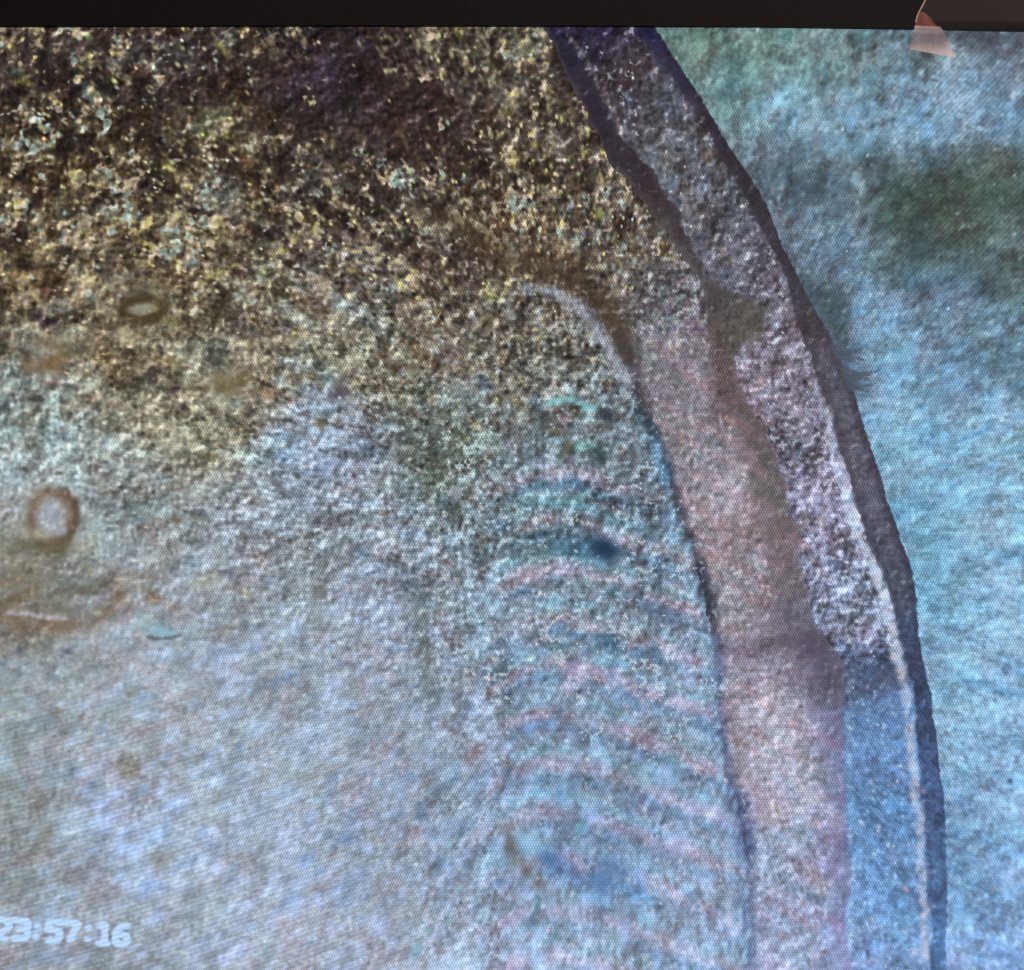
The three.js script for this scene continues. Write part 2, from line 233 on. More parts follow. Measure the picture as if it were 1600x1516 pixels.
grains(1500, 860, 1480, 40, 1700, 3, (x, y) => { field(3, x, y, col); const k = rnd() < 0.6 ? 1.12 + rnd() * 0.45 : 0.62 + rnd() * 0.3, lo = sstep(1050, 1110, y), h = gauss() * 9; return { r: 1.8 + rnd() * rnd() * 5, c: [col[0] * k + h, col[1] * k, col[2] * k - h], a: lerp(0.55, 0.25, lo), h: 1.1 }; });
grains(760, 900, 1480, 90, 1600, 3, (x, y) => ({ r: 1.6 + rnd() * rnd() * 3.6, c: y < 420 ? tint(pal('a8a09c bcb0ac a4a8b2 ccc2bc')) : tint(pal('c2c3da b9c9e2 d8cfd8 9fc0d8 d0b0bc'), 0.95), a: 0.3 + rnd() * 0.5, h: 1 }));
grains(700, 980, 1490, 40, 1700, 4, (x, y) => { field(4, x, y, col); const k = 0.75 + rnd() * 0.7; return { r: 2 + rnd() * 4, c: [col[0] * k, col[1] * k, col[2] * k], a: 0.35, h: 1 }; });
// sea bed
clumps(900, 1030, 1900, 40, 1798, 5, (x, y) => { field(5, x, y, col); const k = rnd() < 0.5 ? 1.05 + rnd() * 0.12 : 0.92 - rnd() * 0.16; return { n: 4 + rnd() * 8, R: 7 + rnd() * 14, r: 4 + rnd() * 5, c: [col[0] * k, col[1] * k, col[2] * k], a: 0.22 }; });
grains(4000, 1030, 1900, 40, 1798, 5, (x, y) => { field(5, x, y, col); const cl = fbm(x / 45, y / 45, 171, 3), up = rnd() < 0.5 + cl * 0.5, k = up ? 1.06 + rnd() * 0.2 : 0.93 - rnd() * 0.18; return { r: 2.4 + rnd() * rnd() * 9, c: [col[0] * k, col[1] * k, col[2] * k], a: 0.28 + rnd() * 0.3, h: 1 }; });
grains(460, 1030, 1900, 40, 1798, 5, (x, y) => ({ r: 1.8 + rnd() * 3.4, c: tint(pal('b4dbe6 a6d2e8 bcdcd8 c0d8ee'), 0.93), a: 0.2 + rnd() * 0.4, h: 1 }));
grains(200, 1030, 1900, 120, 1798, 5, (x, y) => { field(5, x, y, col); return { r: 4 + rnd() * 9, c: [col[0] * 0.68, col[1] * 0.72, col[2] * 0.78], a: 0.25 + rnd() * 0.3, h: 1 }; });
// streaks of silt low on the sea bed
for (let n = 0; n < 46; n++) { const x = lerp(1450, 1800, rnd()), y = lerp(820, 1900, rnd()), L = 30 + rnd() * 70, w = rnd() < 0.5; stroke([[x, y], [x + L, y + L * (0.25 + gauss() * 0.1)]], 4 + rnd() * 5, w ? '9fd0ee' : '6598c2', 0.22, { only: 32 }); }

// 5. single features of the footage
// shadow under the lip, and the dark line where the shell meets the shelf
stroke([[650, 318, 0.6], [720, 350], [770, 388, 1.2], [830, 420, 1.2], [890, 436, 1.2], [935, 465], [968, 520, 0.9], [990, 570, 0.8]], 22, '45392d', 0.55, { rag: 0.25 });
stroke([[760, 340, 0.7], [840, 385], [900, 410], [950, 440, 0.7]], 20, '5a4b3b', 0.4);
stroke([[965, 520], [985, 575], [1000, 625], [1015, 668], [1040, 735], [1062, 800], [1088, 868], [1104, 930], [1114, 990]], 9, '322f38', 0.55);
stroke([[1000, 640], [1022, 680], [1040, 735, 1.1], [1052, 770]], 9, '2d4a66', 0.45);
stroke([[1092, 880], [1106, 930], [1112, 965]], 10, '2c3344', 0.6);
stroke([[1118, 1000], [1123, 1080], [1127, 1150], [1140, 1215], [1156, 1290], [1166, 1360], [1168, 1440], [1172, 1516]], 11, '46517a', 0.5);
stroke([[1160, 1240], [1170, 1300], [1172, 1340]], 10, '39436f', 0.5);
// lit rim of the shell along that line
for (let y = 470; y < 1500; y += 7) { const x = shellR(y) - 9 + gauss() * 4; if (rnd() < 0.8) dab(x - (rnd() < 0.3 ? rnd() * 16 : 0), y, 3 + rnd() * 3, 5 + rnd() * 6, 0.95, 0.3, y < 620 ? [146, 158, 182] : y < 1050 ? [142, 182, 208] : [160, 198, 228], 0.3 + rnd() * 0.35, 1, 1); }
stroke([[812, 448], [840, 452], [872, 458], [905, 478], [925, 500], [945, 530], [975, 575], [985, 605]], 8, '8f9db6', 0.45, { rag: 0.6 });
// bright broken crest between ledge and rim wall
for (let y = 640; y < 1500; y += 4) {
  const a = y < 760 ? 0.35 : y < 1050 ? 0.75 : 0.42, x = rimIn(y) - 5 + gauss() * 4;
  if (y > 1040 && rnd() < 0.45) continue;
  dab(x, y, 3.5 + rnd() * 3.5, 4 + rnd() * 5, 1, 0.1, rnd() < 0.25 ? [206, 190, 204] : [176, 200, 230], a * (0.5 + rnd() * 0.6), -1, 1);
}
stroke([[1345, 1045], [1375, 1058], [1408, 1062]], 13, '5a627c', 0.35, { only: 8, rag: 0.6 });
for (let y = 55; y < 210; y += 4) dab(grooveR(y) + 6 + gauss() * 3, y, 2.2 + rnd() * 2, 3 + rnd() * 3, 0.8, 0.6, [150, 138, 140], 0.3 + rnd() * 0.4, -1, 1);
for (let y = 1040; y < 1516; y += 5) if (rnd() < 0.6) dab(1330 + (y - 1040) * 0.004 + gauss() * 6, y, 2.5 + rnd() * 2, 4 + rnd() * 4, 1, 0, [140, 178, 208], 0.15 + rnd() * 0.4, 8, 1);
// crossing fold of the pale band and its pink streaks
stroke([[1130, 1012], [1190, 1018], [1240, 1000], [1290, 990]], 14, '5d5160', 0.4);
stroke([[1262, 1000], [1300, 1040], [1312, 1090]], 22, '4f4659', 0.4);
for (const [x, y, L] of [[1040, 560, 70], [1060, 640, 120], [1090, 740, 110], [1110, 850, 90], [1210, 620, 40], [1150, 1130, 60], [1180, 1270, 70], [1190, 1400, 90], [1060, 520, 50], [1230, 1340, 50]])
  stroke([[x, y], [x + L * 0.5, y + L * 0.28], [x + L, y + L * 0.62]], 8, '988694', 0.28);
for (const [x, y] of [[1070, 585], [1180, 640], [1165, 720], [1235, 835], [1150, 1060], [1160, 1160]]) stroke([[x, y], [x + 30, y + 26]], 6, '9c7a80', 0.28);
stroke([[1135, 1090], [1150, 1160], [1165, 1230]], 12, '7d6a70', 0.3);
// hollows and loops on the upper folds
dab(944, 858, 22, 17, 0.9, 0.4, [30, 52, 78], 0.85, 1, 1.2); dab(900, 856, 40, 20, 0.9, 0.3, [54, 92, 124], 0.5, 1, 1);
dab(948, 648, 16, 11, 0.8, 0.6, [46, 58, 66], 0.7, 1, 1); dab(935, 708, 20, 18, 1, 0, [52, 74, 74], 0.6, 1, 1);
stroke(ring(952, 712, 46, 40, -2.2, 1.7), 7, '55565f', 0.4); stroke(ring(952, 712, 33, 29, -2.4, 1.2), 5, '9ab4c6', 0.4); stroke(ring(960, 718, 70, 52, -1.5, 0.9), 6, '8fa8bf', 0.4);
stroke(ring(880, 655, 30, 24, 1.2, 4.4), 6, '4d4c46', 0.4); stroke([[855, 630], [895, 622], [925, 640], [940, 625]], 6, '79b4bb', 0.5); stroke([[900, 700], [930, 692]], 6, '86c3be', 0.5);
stroke([[1020, 690], [1034, 730], [1044, 760]], 7, '6f9fc4', 0.5);
stroke([[990, 770], [994, 800], [1000, 830], [988, 850]], 5, '9db8d4', 0.5); stroke([[1046, 790], [1052, 830], [1056, 850]], 5, '8fb4d6', 0.5);
dab(1020, 800, 20, 26, 1, 0, [84, 92, 100], 0.5, 1, 1); dab(1035, 960, 30, 20, 0.9, 0.4, [92, 112, 140], 0.5, 1, 1);
stroke([[830, 780], [880, 786], [920, 770]], 8, '74a0aa', 0.4);
// brown bracket with the blue chip, lower folds
stroke([[800, 1285], [796, 1320, 1.1], [812, 1350], [850, 1385], [890, 1410, 0.8]], 11, '75706e', 0.3, { rag: 0.5 }); dab(795, 1322, 9, 22, 1, 0, [78, 80, 86], 0.5, 1, 1);
dab(828, 1318, 24, 14, 0.85, 0.5, [140, 186, 222], 0.75, 1, 1.2); dab(862, 1345, 22, 16, 0.9, 0.5, [70, 108, 160], 0.65, 1, 1); dab(950, 1370, 26, 34, 0.8, 0.6, [82, 120, 172], 0.5, 1, 1);
dab(920, 1245, 26, 10, 0.9, 0.3, [150, 188, 214], 0.5, 1, 1);
// olive streak between the pale and the folded part, and other soft shades
stroke([[652, 930], [660, 985], [664, 1040], [676, 1085, 1.2], [688, 1110]], 12, '67716f', 0.42); stroke([[700, 790], [716, 812]], 13, '55605a', 0.5);
stroke([[500, 985], [495, 920], [505, 880], [530, 852], [562, 838]], 13, '7d8580', 0.42); stroke([[505, 960], [490, 900]], 20, '838a8c', 0.3);
stroke([[690, 640], [684, 740], [676, 800]], 20, '6d756a', 0.3); stroke([[820, 560], [840, 600], [800, 640]], 26, '747a6c', 0.3);
stroke([[400, 728], [440, 698], [478, 668]], 8, '626e70', 0.45); dab(520, 730, 70, 34, 0.9, -0.3, [146, 154, 182], 0.4, 1, 1); dab(595, 920, 70, 60, 1, 0, [150, 166, 200], 0.3, 1, 1);
dab(528, 616, 17, 11, 0.9, -0.3, [62, 52, 66], 0.75, 1, 1.3); dab(531, 622, 3, 3, 1, 0, [190, 190, 200], 0.9, 1, 1);
dab(501, 660, 13, 11, 1, 0, [108, 102, 76], 0.75, 1, 1.4); dab(548, 711, 32, 9, 0.95, 0.25, [70, 72, 74], 0.65, 1, 1.3); stroke(ring(640, 706, 17, 17, 0, 6.3), 7, '5d6664', 0.45);
dab(598, 802, 14, 7, 1, 0, [84, 78, 62], 0.6, 1, 1.2); dab(525, 742, 6, 7, 1, 0, [84, 80, 76], 0.6, 1, 1.2);
stroke([[590, 380], [610, 440], [640, 490], [660, 530]], 12, '4b4540', 0.45); stroke([[780, 420], [740, 430], [690, 428]], 14, '4c443e', 0.4); stroke([[790, 500], [770, 520], [700, 505]], 12, '5f5c55', 0.4);
stroke([[530, 470], [570, 490], [600, 520]], 10, 'a2b6c2', 0.4); stroke([[440, 480], [470, 500], [500, 515]], 9, 'a9bcc0', 0.4); stroke([[445, 560], [480, 580]], 13, 'a6bccb', 0.45);
dab(440, 595, 12, 10, 1, 0, [168, 196, 204], 0.6, 1, 1); dab(513, 596, 16, 12, 1, 0, [158, 188, 204], 0.6, 1, 1);
// ring with a pale middle, on the left
stroke(ring(80, 808, 32, 42, 0, 6.3, 40), 9.5, '705c4b', 0.55, { rag: 0.25 }); stroke(ring(83, 806, 36, 45, -1.4, 1.2, 20), 5, '5b4838', 0.45, { rag: 0.3 }); stroke(ring(78, 808, 41, 50, 3.0, 5.2, 16), 5, 'a0a49c', 0.4, { rag: 0.35 }); dab(77, 795, 11, 13, 0.95, 0.3, [158, 166, 176], 0.85, 1, 1.5); dab(86, 811, 10, 12, 0.95, 0.3, [148, 156, 168], 0.85, 1, 1.5); dab(96, 829, 9, 9, 0.95, 0.3, [158, 166, 178], 0.85, 1, 1.5); dab(62, 836, 15, 8, 0.9, 0.4, [160, 168, 140], 0.7, 1, 1.2);
stroke([[30, 846], [60, 858], [90, 860], [112, 842]], 11, '5d5a44', 0.6); stroke([[0, 862], [30, 856]], 8, '6c6a58', 0.5); dab(118, 790, 5, 20, 1, 0, [88, 66, 52], 0.5, 1, 1);
// brown curl below it
stroke([[-10, 960, 0.7], [30, 972], [80, 982, 1.1], [125, 980, 1.1], [160, 962], [182, 935], [184, 910, 0.8], [168, 905, 0.6]], 13, '735f4b', 0.5, { rag: 0.4 }); stroke([[-10, 948], [30, 936], [62, 914]], 10, '6e624c', 0.5); stroke([[85, 952], [104, 958]], 9, '5f6353', 0.5);
stroke([[130, 922], [152, 916], [176, 906]], 9, '5c5444', 0.5); stroke([[14, 958], [40, 958], [70, 965], [106, 966]], 4, 'b9b2b8', 0.6, { rag: 0.3 }); stroke([[142, 945], [160, 932], [176, 926]], 5, '9d96a4', 0.6); dab(151, 958, 8, 5, 1, 0.2, [168, 172, 146], 0.8, 1, 1.2);
stroke([[228, 940], [240, 925], [248, 945]], 9, '77664f', 0.5); dab(272, 950, 15, 8, 0.9, 0.4, [164, 150, 138], 0.6, 1, 1.2);
// blue chip with a dark edge
dab(252, 987, 23, 9, 1, 0.12, [136, 172, 192], 0.85, 1, 1.6); dab(222, 972, 14, 12, 0.8, 0.5, [150, 178, 184], 0.6, 1, 1); stroke([[228, 996], [250, 998], [272, 996], [284, 990]], 3, '5c6068', 0.5, { rag: 0.35 });
dab(28, 1016, 9, 5, 1, -0.2, [98, 106, 130], 0.7, 1, 1.2); dab(106, 1018, 9, 5, 1, 0, [98, 98, 120], 0.7, 1, 1.2);
stroke(ring(276, 812, 17, 12, 0, 6.3), 5, 'a4b4b4', 0.5); dab(274, 811, 9, 6, 1, 0, [104, 96, 74], 0.6, 1, 1.2); dab(360, 900, 8, 12, 0.7, -0.7, [86, 88, 106], 0.55, 1, 1); dab(385, 928, 10, 6, 1, 0, [150, 138, 104], 0.5, 1, 1);
dab(362, 975, 24, 28, 1, 0, [128, 128, 112], 0.4, 1, 1);
// rings and stains higher up
stroke(ring(226, 482, 32, 16, 0, 6.3, 26), 8.5, '443824', 0.75, { rag: 0.2, soft: 1.4 }); dab(216, 483, 18, 8, 1, -0.1, [142, 146, 134], 0.8, 1, 1.3); stroke([[140, 500], [180, 506], [200, 500]], 9, '554a38', 0.5);
stroke([[40, 568], [70, 574], [96, 562], [106, 545]], 12, '755b38', 0.5); dab(40, 556, 10, 8, 1, 0, [58, 46, 30], 0.6, 1, 1); stroke([[106, 552], [130, 544], [143, 526]], 9, '484538', 0.6); stroke([[60, 540], [90, 530]], 14, '7a6444', 0.4);
stroke([[334, 590], [346, 606], [364, 602], [392, 584]], 9, '685c40', 0.6); stroke([[100, 640], [132, 618], [148, 636]], 10, '6c5a44', 0.5); stroke([[206, 588], [200, 570], [236, 566]], 7, '5f574a', 0.45); dab(184, 672, 9, 6, 1, 0, [102, 92, 78], 0.5, 1, 1);
stroke([[55, 660], [50, 630]], 13, '75705c', 0.4); stroke([[265, 430], [280, 440], [300, 420]], 15, '5a4736', 0.5); dab(74, 452, 18, 12, 1, 0.2, [110, 76, 72], 0.5, 1, 1); stroke([[64, 494], [92, 510]], 9, '57434a', 0.5);
// round olive stains low on the left
dab(200, 1197, 22, 21, 1, 0, [136, 134, 122], 0.8, 1, 1.8); dab(71, 1303, 16, 19, 1, 0, [132, 136, 132], 0.75, 1, 1.5); dab(248, 1342, 22, 17, 0.9, -0.3, [132, 136, 130], 0.5, 1, 1.2); dab(294, 1402, 14, 10, 1, 0, [120, 124, 134], 0.5, 1, 1.2); dab(204, 1082, 10, 9, 1, 0, [150, 152, 136], 0.5, 1, 1.2);
dab(20, 1385, 34, 18, 1, 0, [140, 150, 146], 0.5, 1, 1); dab(322, 1182, 9, 8, 1, 0, [106, 124, 146], 0.55, 1, 1); dab(540, 1310, 18, 12, 1, 0, [96, 130, 178], 0.6, 1, 1); dab(560, 1335, 10, 6, 1, 0, [104, 110, 110], 0.5, 1, 1); dab(685, 1240, 7, 8, 1, 0, [80, 92, 112], 0.6, 1, 1); dab(520, 1196, 16, 10, 1, 0, [136, 140, 138], 0.5, 1, 1);
// lit and dark lumps at the top
dab(281, 85, 18, 13, 0.8, 0.6, [130, 138, 138], 0.6, 1, 1); dab(138, 57, 8, 5, 0.7, 0.7, [150, 186, 116], 0.8, 1, 1.3); dab(40, 126, 12, 6, 0.8, 0.5, [150, 160, 98], 0.7, 1, 1.2); dab(345, 300, 32, 22, 0.7, 0.6, [146, 166, 168], 0.5, 1, 1); dab(262, 262, 12, 9, 0.7, 0.6, [176, 176, 108], 0.7, 1, 1.2); dab(330, 190, 22, 26, 0.6, 0.7, [122, 134, 110], 0.45, 1, 1); dab(165, 330, 16, 11, 0.9, 0.4, [142, 160, 162], 0.55, 1, 1);
for (let n = 0; n < 70; n++) { const t = rnd() * 6.3, r = 0.55 + rnd() * 0.8; dab(640 + 40 * r * Math.cos(t), 80 + 36 * r * Math.sin(t), 3 + rnd() * 4, 2.4 + rnd() * 1.5, 0.5, 0.85, tint(CRUST_LIT, 0.72), 0.45, 1); dab(452 + 34 * r * Math.cos(t), 68 + 26 * r * Math.sin(t), 3 + rnd() * 4, 2.4, 0.5, 0.85, tint(CRUST_LIT, 0.68), 0.35, 1); }
for (let n = 0; n < 110; n++) { const x = 750 + gauss() * 50, y = 85 + gauss() * 36; dab(x, y, 4 + rnd() * 5, 2.6 + rnd() * 2, 0.4, 0.9, tint(CRUST_LIT, 0.62 + rnd() * 0.3), 0.45, 1); }
stroke([[1258, 520, 0.6], [1280, 570], [1302, 640], [1330, 715], [1345, 770, 0.6]], 8, '6c656d', 0.35, { only: 16, rag: 0.6 }); stroke([[1370, 780, 0.7], [1395, 870], [1410, 930, 0.7]], 6, '686c80', 0.3, { only: 16, rag: 0.8 });
for (let n = 0; n < 26; n++) { const y0 = 535 + rnd() * 80, x0 = rimOut(y0) - 4, L = 18 + rnd() * 34; stroke([[x0, y0], [x0 + L, y0 + L * (0.1 + gauss() * 0.25), 0.3]], 4.5, '5a6270', 0.6, { rag: 0.25 }); }
for (let n = 0; n < 60; n++) { const x = 1305 + rnd() * 52, y = 540 + rnd() * 80; dab(x, y, 6 + rnd() * 9, 2.5 + rnd() * 2, 0.75, 0.66, [74, 84, 100], 0.4 * (1 - (x - 1300) / 70), 32, 1); }
// pebble-dark patches on the sea bed, one spur of shade beside the rim
stroke([[1240, 440], [1270, 470, 1.4], [1300, 480, 1.3], [1322, 490, 0.6]], 18, '465760', 0.7, { only: 32 }); stroke([[1284, 496], [1296, 512]], 12, '485a66', 0.65, { only: 32 }); stroke([[1310, 560], [1340, 590], [1356, 610]], 12, '5d7d98', 0.5, { only: 32 });
stroke([[1220, 232], [1235, 268], [1230, 300]], 15, '4f6474', 0.5, { only: 32 }); stroke([[1300, 270], [1318, 310], [1310, 335]], 17, '54697c', 0.45, { only: 32 }); dab(1355, 180, 9, 6, 0.8, -0.5, [70, 104, 138], 0.7, 32, 1); stroke([[1440, 260], [1475, 250]], 9, '48717f', 0.4, { only: 32 });
stroke([[1390, 330], [1450, 310], [1520, 300], [1600, 320]], 30, '465a50', 0.35, { only: 32 }); stroke([[1420, 390], [1480, 400], [1560, 430], [1590, 470]], 26, '4d6163', 0.35, { only: 32 }); stroke([[1390, 430], [1500, 440], [1540, 470]], 20, '5b7f98', 0.35, { only: 32 });
stroke([[1495, 692], [1530, 676], [1552, 664]], 4, '568bb8', 0.5, { only: 32 }); dab(1452, 695, 14, 6, 0.95, 0.2, [96, 146, 190], 0.5, 32, 1); dab(1578, 1220, 4, 4, 1, 0, [70, 110, 130], 0.9, 32, 1); stroke([[1335, 275], [1350, 296]], 7, 'a6cadb', 0.6, { only: 32 });

// 6. ragged grain over everything, lit on one side
const bump = (x, y) => fbm(x / 15, y / 15, 701, 2) + 0.45 * vnoise(x / 5.5, y / 5.5, 709);
const smooth = [[226, 482, 44], [70, 556, 36], [945, 858, 30], [528, 616, 22], [356, 598, 34], [80, 808, 50], [125, 535, 26]];
for (let j = 0; j < PH; j++) for (let i = 0; i < PW; i++) {
  const x = PX0 + i / S, y = PY0 + j / S, o = (j * PW + i) * 3, k = reg[j * PW + i], dx = x - CX, dy = y - CY, dist = Math.hypot(dx, dy), far = sstep(260, 620, dist), ang = ((Math.atan2(dy, dx) - 1.12 + 4 * Math.PI) % (2 * Math.PI)) * 640;
  let still = 1; for (const [sx, sy, sr] of smooth) still = Math.min(still, 1 - 0.75 * Math.exp(-(((x - sx) / sr) ** 4) - ((y - sy) / sr) ** 4));
  const tp = k === 0 || (k === 1 && y < 420) ? top(x, y) * still : 0, cs = still * (k === 0 ? lerp(lerp(0.5, 0.16, sstep(700, 1150, y + (x < 640 ? (640 - x) * 0.35 : 0))), 1, tp) * (x > 760 && y > 620 ? 0.7 : 1) : [0, lerp(0.7, 0.24, sstep(440, 560, y)), y > 430 && y < 620 ? 0.32 : 0.14, lerp(0.52, 0.28, sstep(1000, 1050, y)), 0.3, 0.3][k]);
  let ga = far < 1 ? fbm(x / 9, y / 9, 513, 2) : 0, gb = fbm(x / 4.6, y / 4.6, 517, 2);
  if (far > 0) { ga = lerp(ga, fbm(dist / 14, ang / 10, 523, 2), far); gb = lerp(gb, fbm(dist / 7, ang / 4.8, 527, 2), far * 0.7); }
  const gv = 0.75 * ga + 0.4 * gb + 0.55 * fbm(x / 40, y / 40, 519, 2) - gloom(x, y) * 0.75 * tp - 0.06, lit = sstep(0.1 - 0.08 * tp, 0.75 - 0.1 * tp, gv) * cs, dim = sstep(0.0, -0.75, gv) * cs, ht = tp > 0 ? fbm(x / 23, y / 23, 531, 2) : 0, dk = 1 - (0.5 - 0.12 * tp - 0.25 * tp * clamp(gloom(x, y))) * dim;
  const sp = k === 2 || k > 3 ? 0 : sstep(0.5, 0.92, 0.62 * gb + 0.55 * ga + 0.35 * fbm(x / 33, y / 33, 541, 2)) * (k === 0 ? (0.25 + 0.75 * sstep(420, 700, x)) * sstep(430, 520, y) * (1 - 0.55 * sstep(1050, 1350, y)) * (1 - tp) : k === 3 ? 0.9 : 0.6);
  const r = buf[o], g = buf[o + 1], b = buf[o + 2], q = lit * 0.85;
  buf[o] = lerp(r * dk + 5 * tp, lerp(r * 1.2 + 12, ht > 0.35 ? 178 : ht < -0.35 ? 158 : 176, tp), q); buf[o + 1] = lerp(g * dk + 2 * tp, lerp(g * 1.2 + 15, ht > 0.35 ? 168 : ht < -0.35 ? 176 : 163, tp), q); buf[o + 2] = lerp(b * dk, lerp(b * 1.18 + 17, ht > 0.35 ? 112 : ht < -0.35 ? 166 : 138, tp), q);
  {   // the lumps show their lit and their shaded side
    const rel = [lerp(lerp(0.19, 0.06, sstep(850, 1200, y + (x < 640 ? (640 - x) * 0.35 : 0))), 0.3, tp), lerp(0.24, 0.12, sstep(440, 560, y)), 0.08, lerp(0.22, 0.09, sstep(1000, 1050, y)), 0.1, 0.07][k] * still;
    const sh = (bump(x - 2.4, y - 2.6) - bump(x + 2.4, y + 2.6)), f = 1 - rel * sh * (sh < 0 ? 1.25 : 1);
    buf[o] *= f; buf[o + 1] *= f; buf[o + 2] *= f;
    const wet = sstep(0.75, 1.15, -sh) * rel * 1.4 * (1 - 0.8 * tp * clamp(gloom(x, y))); if (wet > 0) { buf[o] += (214 - buf[o]) * wet; buf[o + 1] += (220 - buf[o + 1]) * wet; buf[o + 2] += (214 - buf[o + 2]) * wet; }
  }
  if (sp > 0) { const w = sp * 0.5; buf[o] += (208 - buf[o]) * w; buf[o + 1] += (219 - buf[o + 1]) * w; buf[o + 2] += (226 - buf[o + 2]) * w; }
}

// glints, pits and edges that stay sharp
for (let n = 0; n < 420; n++) {
  const x = lerp(430, 1420, rnd()), y = lerp(430, 1516, rnd()), k = regAt(x, y); if (k > 3 || k === 2 || rnd() > (k === 0 ? sstep(430, 700, x) * (1 - 0.6 * sstep(1100, 1350, y)) : 0.65) || fbm(x / 55, y / 55, 611, 2) < -0.15) continue;
  const r = 2 + rnd() * rnd() * 2.6, w = rnd(), c = w < 0.55 ? [206, 218, 226] : w < 0.75 ? [164, 212, 216] : [222, 206, 210];
  dab(x, y, r * 1.5, r * 0.9, 0.8, 0.6, c, 0.35 + rnd() * 0.4, 15, 1);
}
for (let n = 0; n < 520; n++) { const x = lerp(0, 1000, rnd()), y = lerp(45, 470, rnd()); if (rnd() > top(x, y) || rnd() < clamp(gloom(x, y)) * 0.85 || fbm(x / 60, y / 60, 613, 2) < -0.1) continue; const [ux, uy] = streak(x, y), r = 2.2 + rnd() * 2.6; dab(x + r, y + r, r * 1.4, r, ux, uy, [28, 22, 20], 0.5, 3, 1); dab(x, y, r * 1.3, r * 0.8, ux, uy, tint(pal('d2c9a4 c9c48a d8d2c0 b9c7b8 c6d08c'), 0.95), 0.6 + rnd() * 0.35, 3, 1.2); }
stroke([[650, 320, 0.6], [715, 352], [770, 388, 1.1], [830, 418, 1.1], [888, 434], [932, 466], [962, 516, 0.9], [985, 570, 0.7]], 19, '4a3d30', 0.42, { rag: 0.2 });
stroke([[806, 452], [838, 447], [868, 455], [898, 474], [922, 500], [944, 534], [968, 572], [982, 604]], 4.5, 'a3a9b4', 0.5, { rag: 0.7, only: 1 });
stroke([[800, 462], [792, 480], [800, 500]], 5, '8f97a0', 0.4, { rag: 0.6, only: 1 });
for (let y = 45; y < 1516; y += 6) { const lo = sstep(760, 1150, y), c = [lerp(48, 52, lo), lerp(44, 66, lo), lerp(54, 96, lo)]; dab(rimIn(y) + 11 + gauss() * 3, y, 6 + rnd() * 4, 8, 1, 0.2, c, lerp(0.2, 0.1, lo), 16, 1); dab(rimOut(y) - 5 + gauss() * 2, y, 5 + rnd() * 3, 8, 1, 0.2, c, lerp(0.26, 0.12, lo), 16, 1); }
for (let y = 600; y < 1500; y += 3) if (rnd() < (y < 1050 ? 0.8 : 0.5)) dab(rimIn(y) - 3 + gauss() * 4, y, 3 + rnd() * 2.6, 4 + rnd() * 4, 1, 0.1, rnd() < 0.3 ? [212, 200, 210] : [190, 208, 232], (y < 760 ? 0.35 : y < 1050 ? 0.6 : 0.45) * (0.5 + rnd() * 0.5), 24, 1);
for (let n = 0; n < 22; n++) { const y0 = 540 + rnd() * 70, x0 = rimOut(y0) - 3, L = 16 + rnd() * 36; stroke([[x0, y0], [x0 + L, y0 + L * (0.08 + gauss() * 0.3), 0.3]], 4, '4c5462', 0.6, { rag: 0.25 }); }
dab(945, 858, 19, 15, 0.9, 0.4, [32, 54, 78], 0.8, 1, 1.2); dab(948, 650, 15, 10, 0.8, 0.6, [42, 54, 60], 0.7, 1, 1); dab(936, 710, 17, 15, 1, 0, [46, 68, 68], 0.6, 1, 1); dab(862, 862, 22, 9, 0.9, -0.3, [60, 92, 112], 0.45, 1, 1); dab(882, 700, 12, 8, 1, 0, [62, 66, 62], 0.5, 1, 1);
stroke(ring(955, 714, 45, 38, -2.0, 1.5), 4.5, '93a8ba', 0.45, { rag: 0.5 }); stroke(ring(955, 714, 36, 31, -2.2, 1.3), 4, '4c535c', 0.4, { rag: 0.5 }); stroke([[855, 630], [893, 624], [922, 640]], 4.5, '86c2c4', 0.5, { rag: 0.6 }); stroke([[902, 698], [930, 694]], 4.5, '92ccc6', 0.55, { rag: 0.6 });
stroke([[800, 1292], [797, 1318], [812, 1350], [850, 1384, 0.8]], 6, '6a625c', 0.3, { rag: 0.5 }); dab(828, 1316, 22, 13, 0.85, 0.5, [152, 194, 222], 0.7, 1, 1.3); dab(860, 1342, 18, 13, 0.9, 0.5, [74, 112, 158], 0.6, 1, 1); dab(948, 1368, 20, 26, 0.8, 0.6, [88, 124, 168], 0.4, 1, 1);
dab(252, 986, 20, 7, 1, 0.12, [146, 184, 198], 0.8, 1, 1.4); dab(222, 972, 12, 9, 0.8, 0.5, [158, 186, 190], 0.5, 1, 1);

// 7. the time stamp that the recorder writes into the footage
const glyphs = { 2: [[[0, 0.15], [0.2, 0], [0.8, 0], [1, 0.2], [1, 0.4], [0, 1], [1, 1]]], 3: [[[0, 0], [0.85, 0], [1, 0.2], [0.85, 0.45], [0.3, 0.46]], [[0.85, 0.45], [1, 0.65], [0.9, 0.95], [0, 1]]], 5: [[[1, 0], [0.1, 0], [0.05, 0.42], [0.8, 0.42], [1, 0.6], [0.9, 0.95], [0, 1]]], 7: [[[0, 0], [1, 0], [0.45, 1]]], 1: [[[0.1, 0.12], [0.5, 0], [0.5, 1]], [[0, 1], [1, 1]]], 6: [[[0.95, 0], [0.35, 0.05], [0.05, 0.4], [0.05, 0.9], [0.25, 1], [0.85, 1], [1, 0.8], [0.9, 0.5], [0.1, 0.52]]], ':': [[[0.4, 0.22], [0.6, 0.24]], [[0.4, 0.82], [0.6, 0.84]]] };
const stamp = [['2', -11, 23], ['3', 18, 25], [':', 49, 16], ['5', 72, 21], ['7', 98, 21], [':', 129, 16], ['1', 153, 19], ['6', 178, 21]];
const stampLines = [];
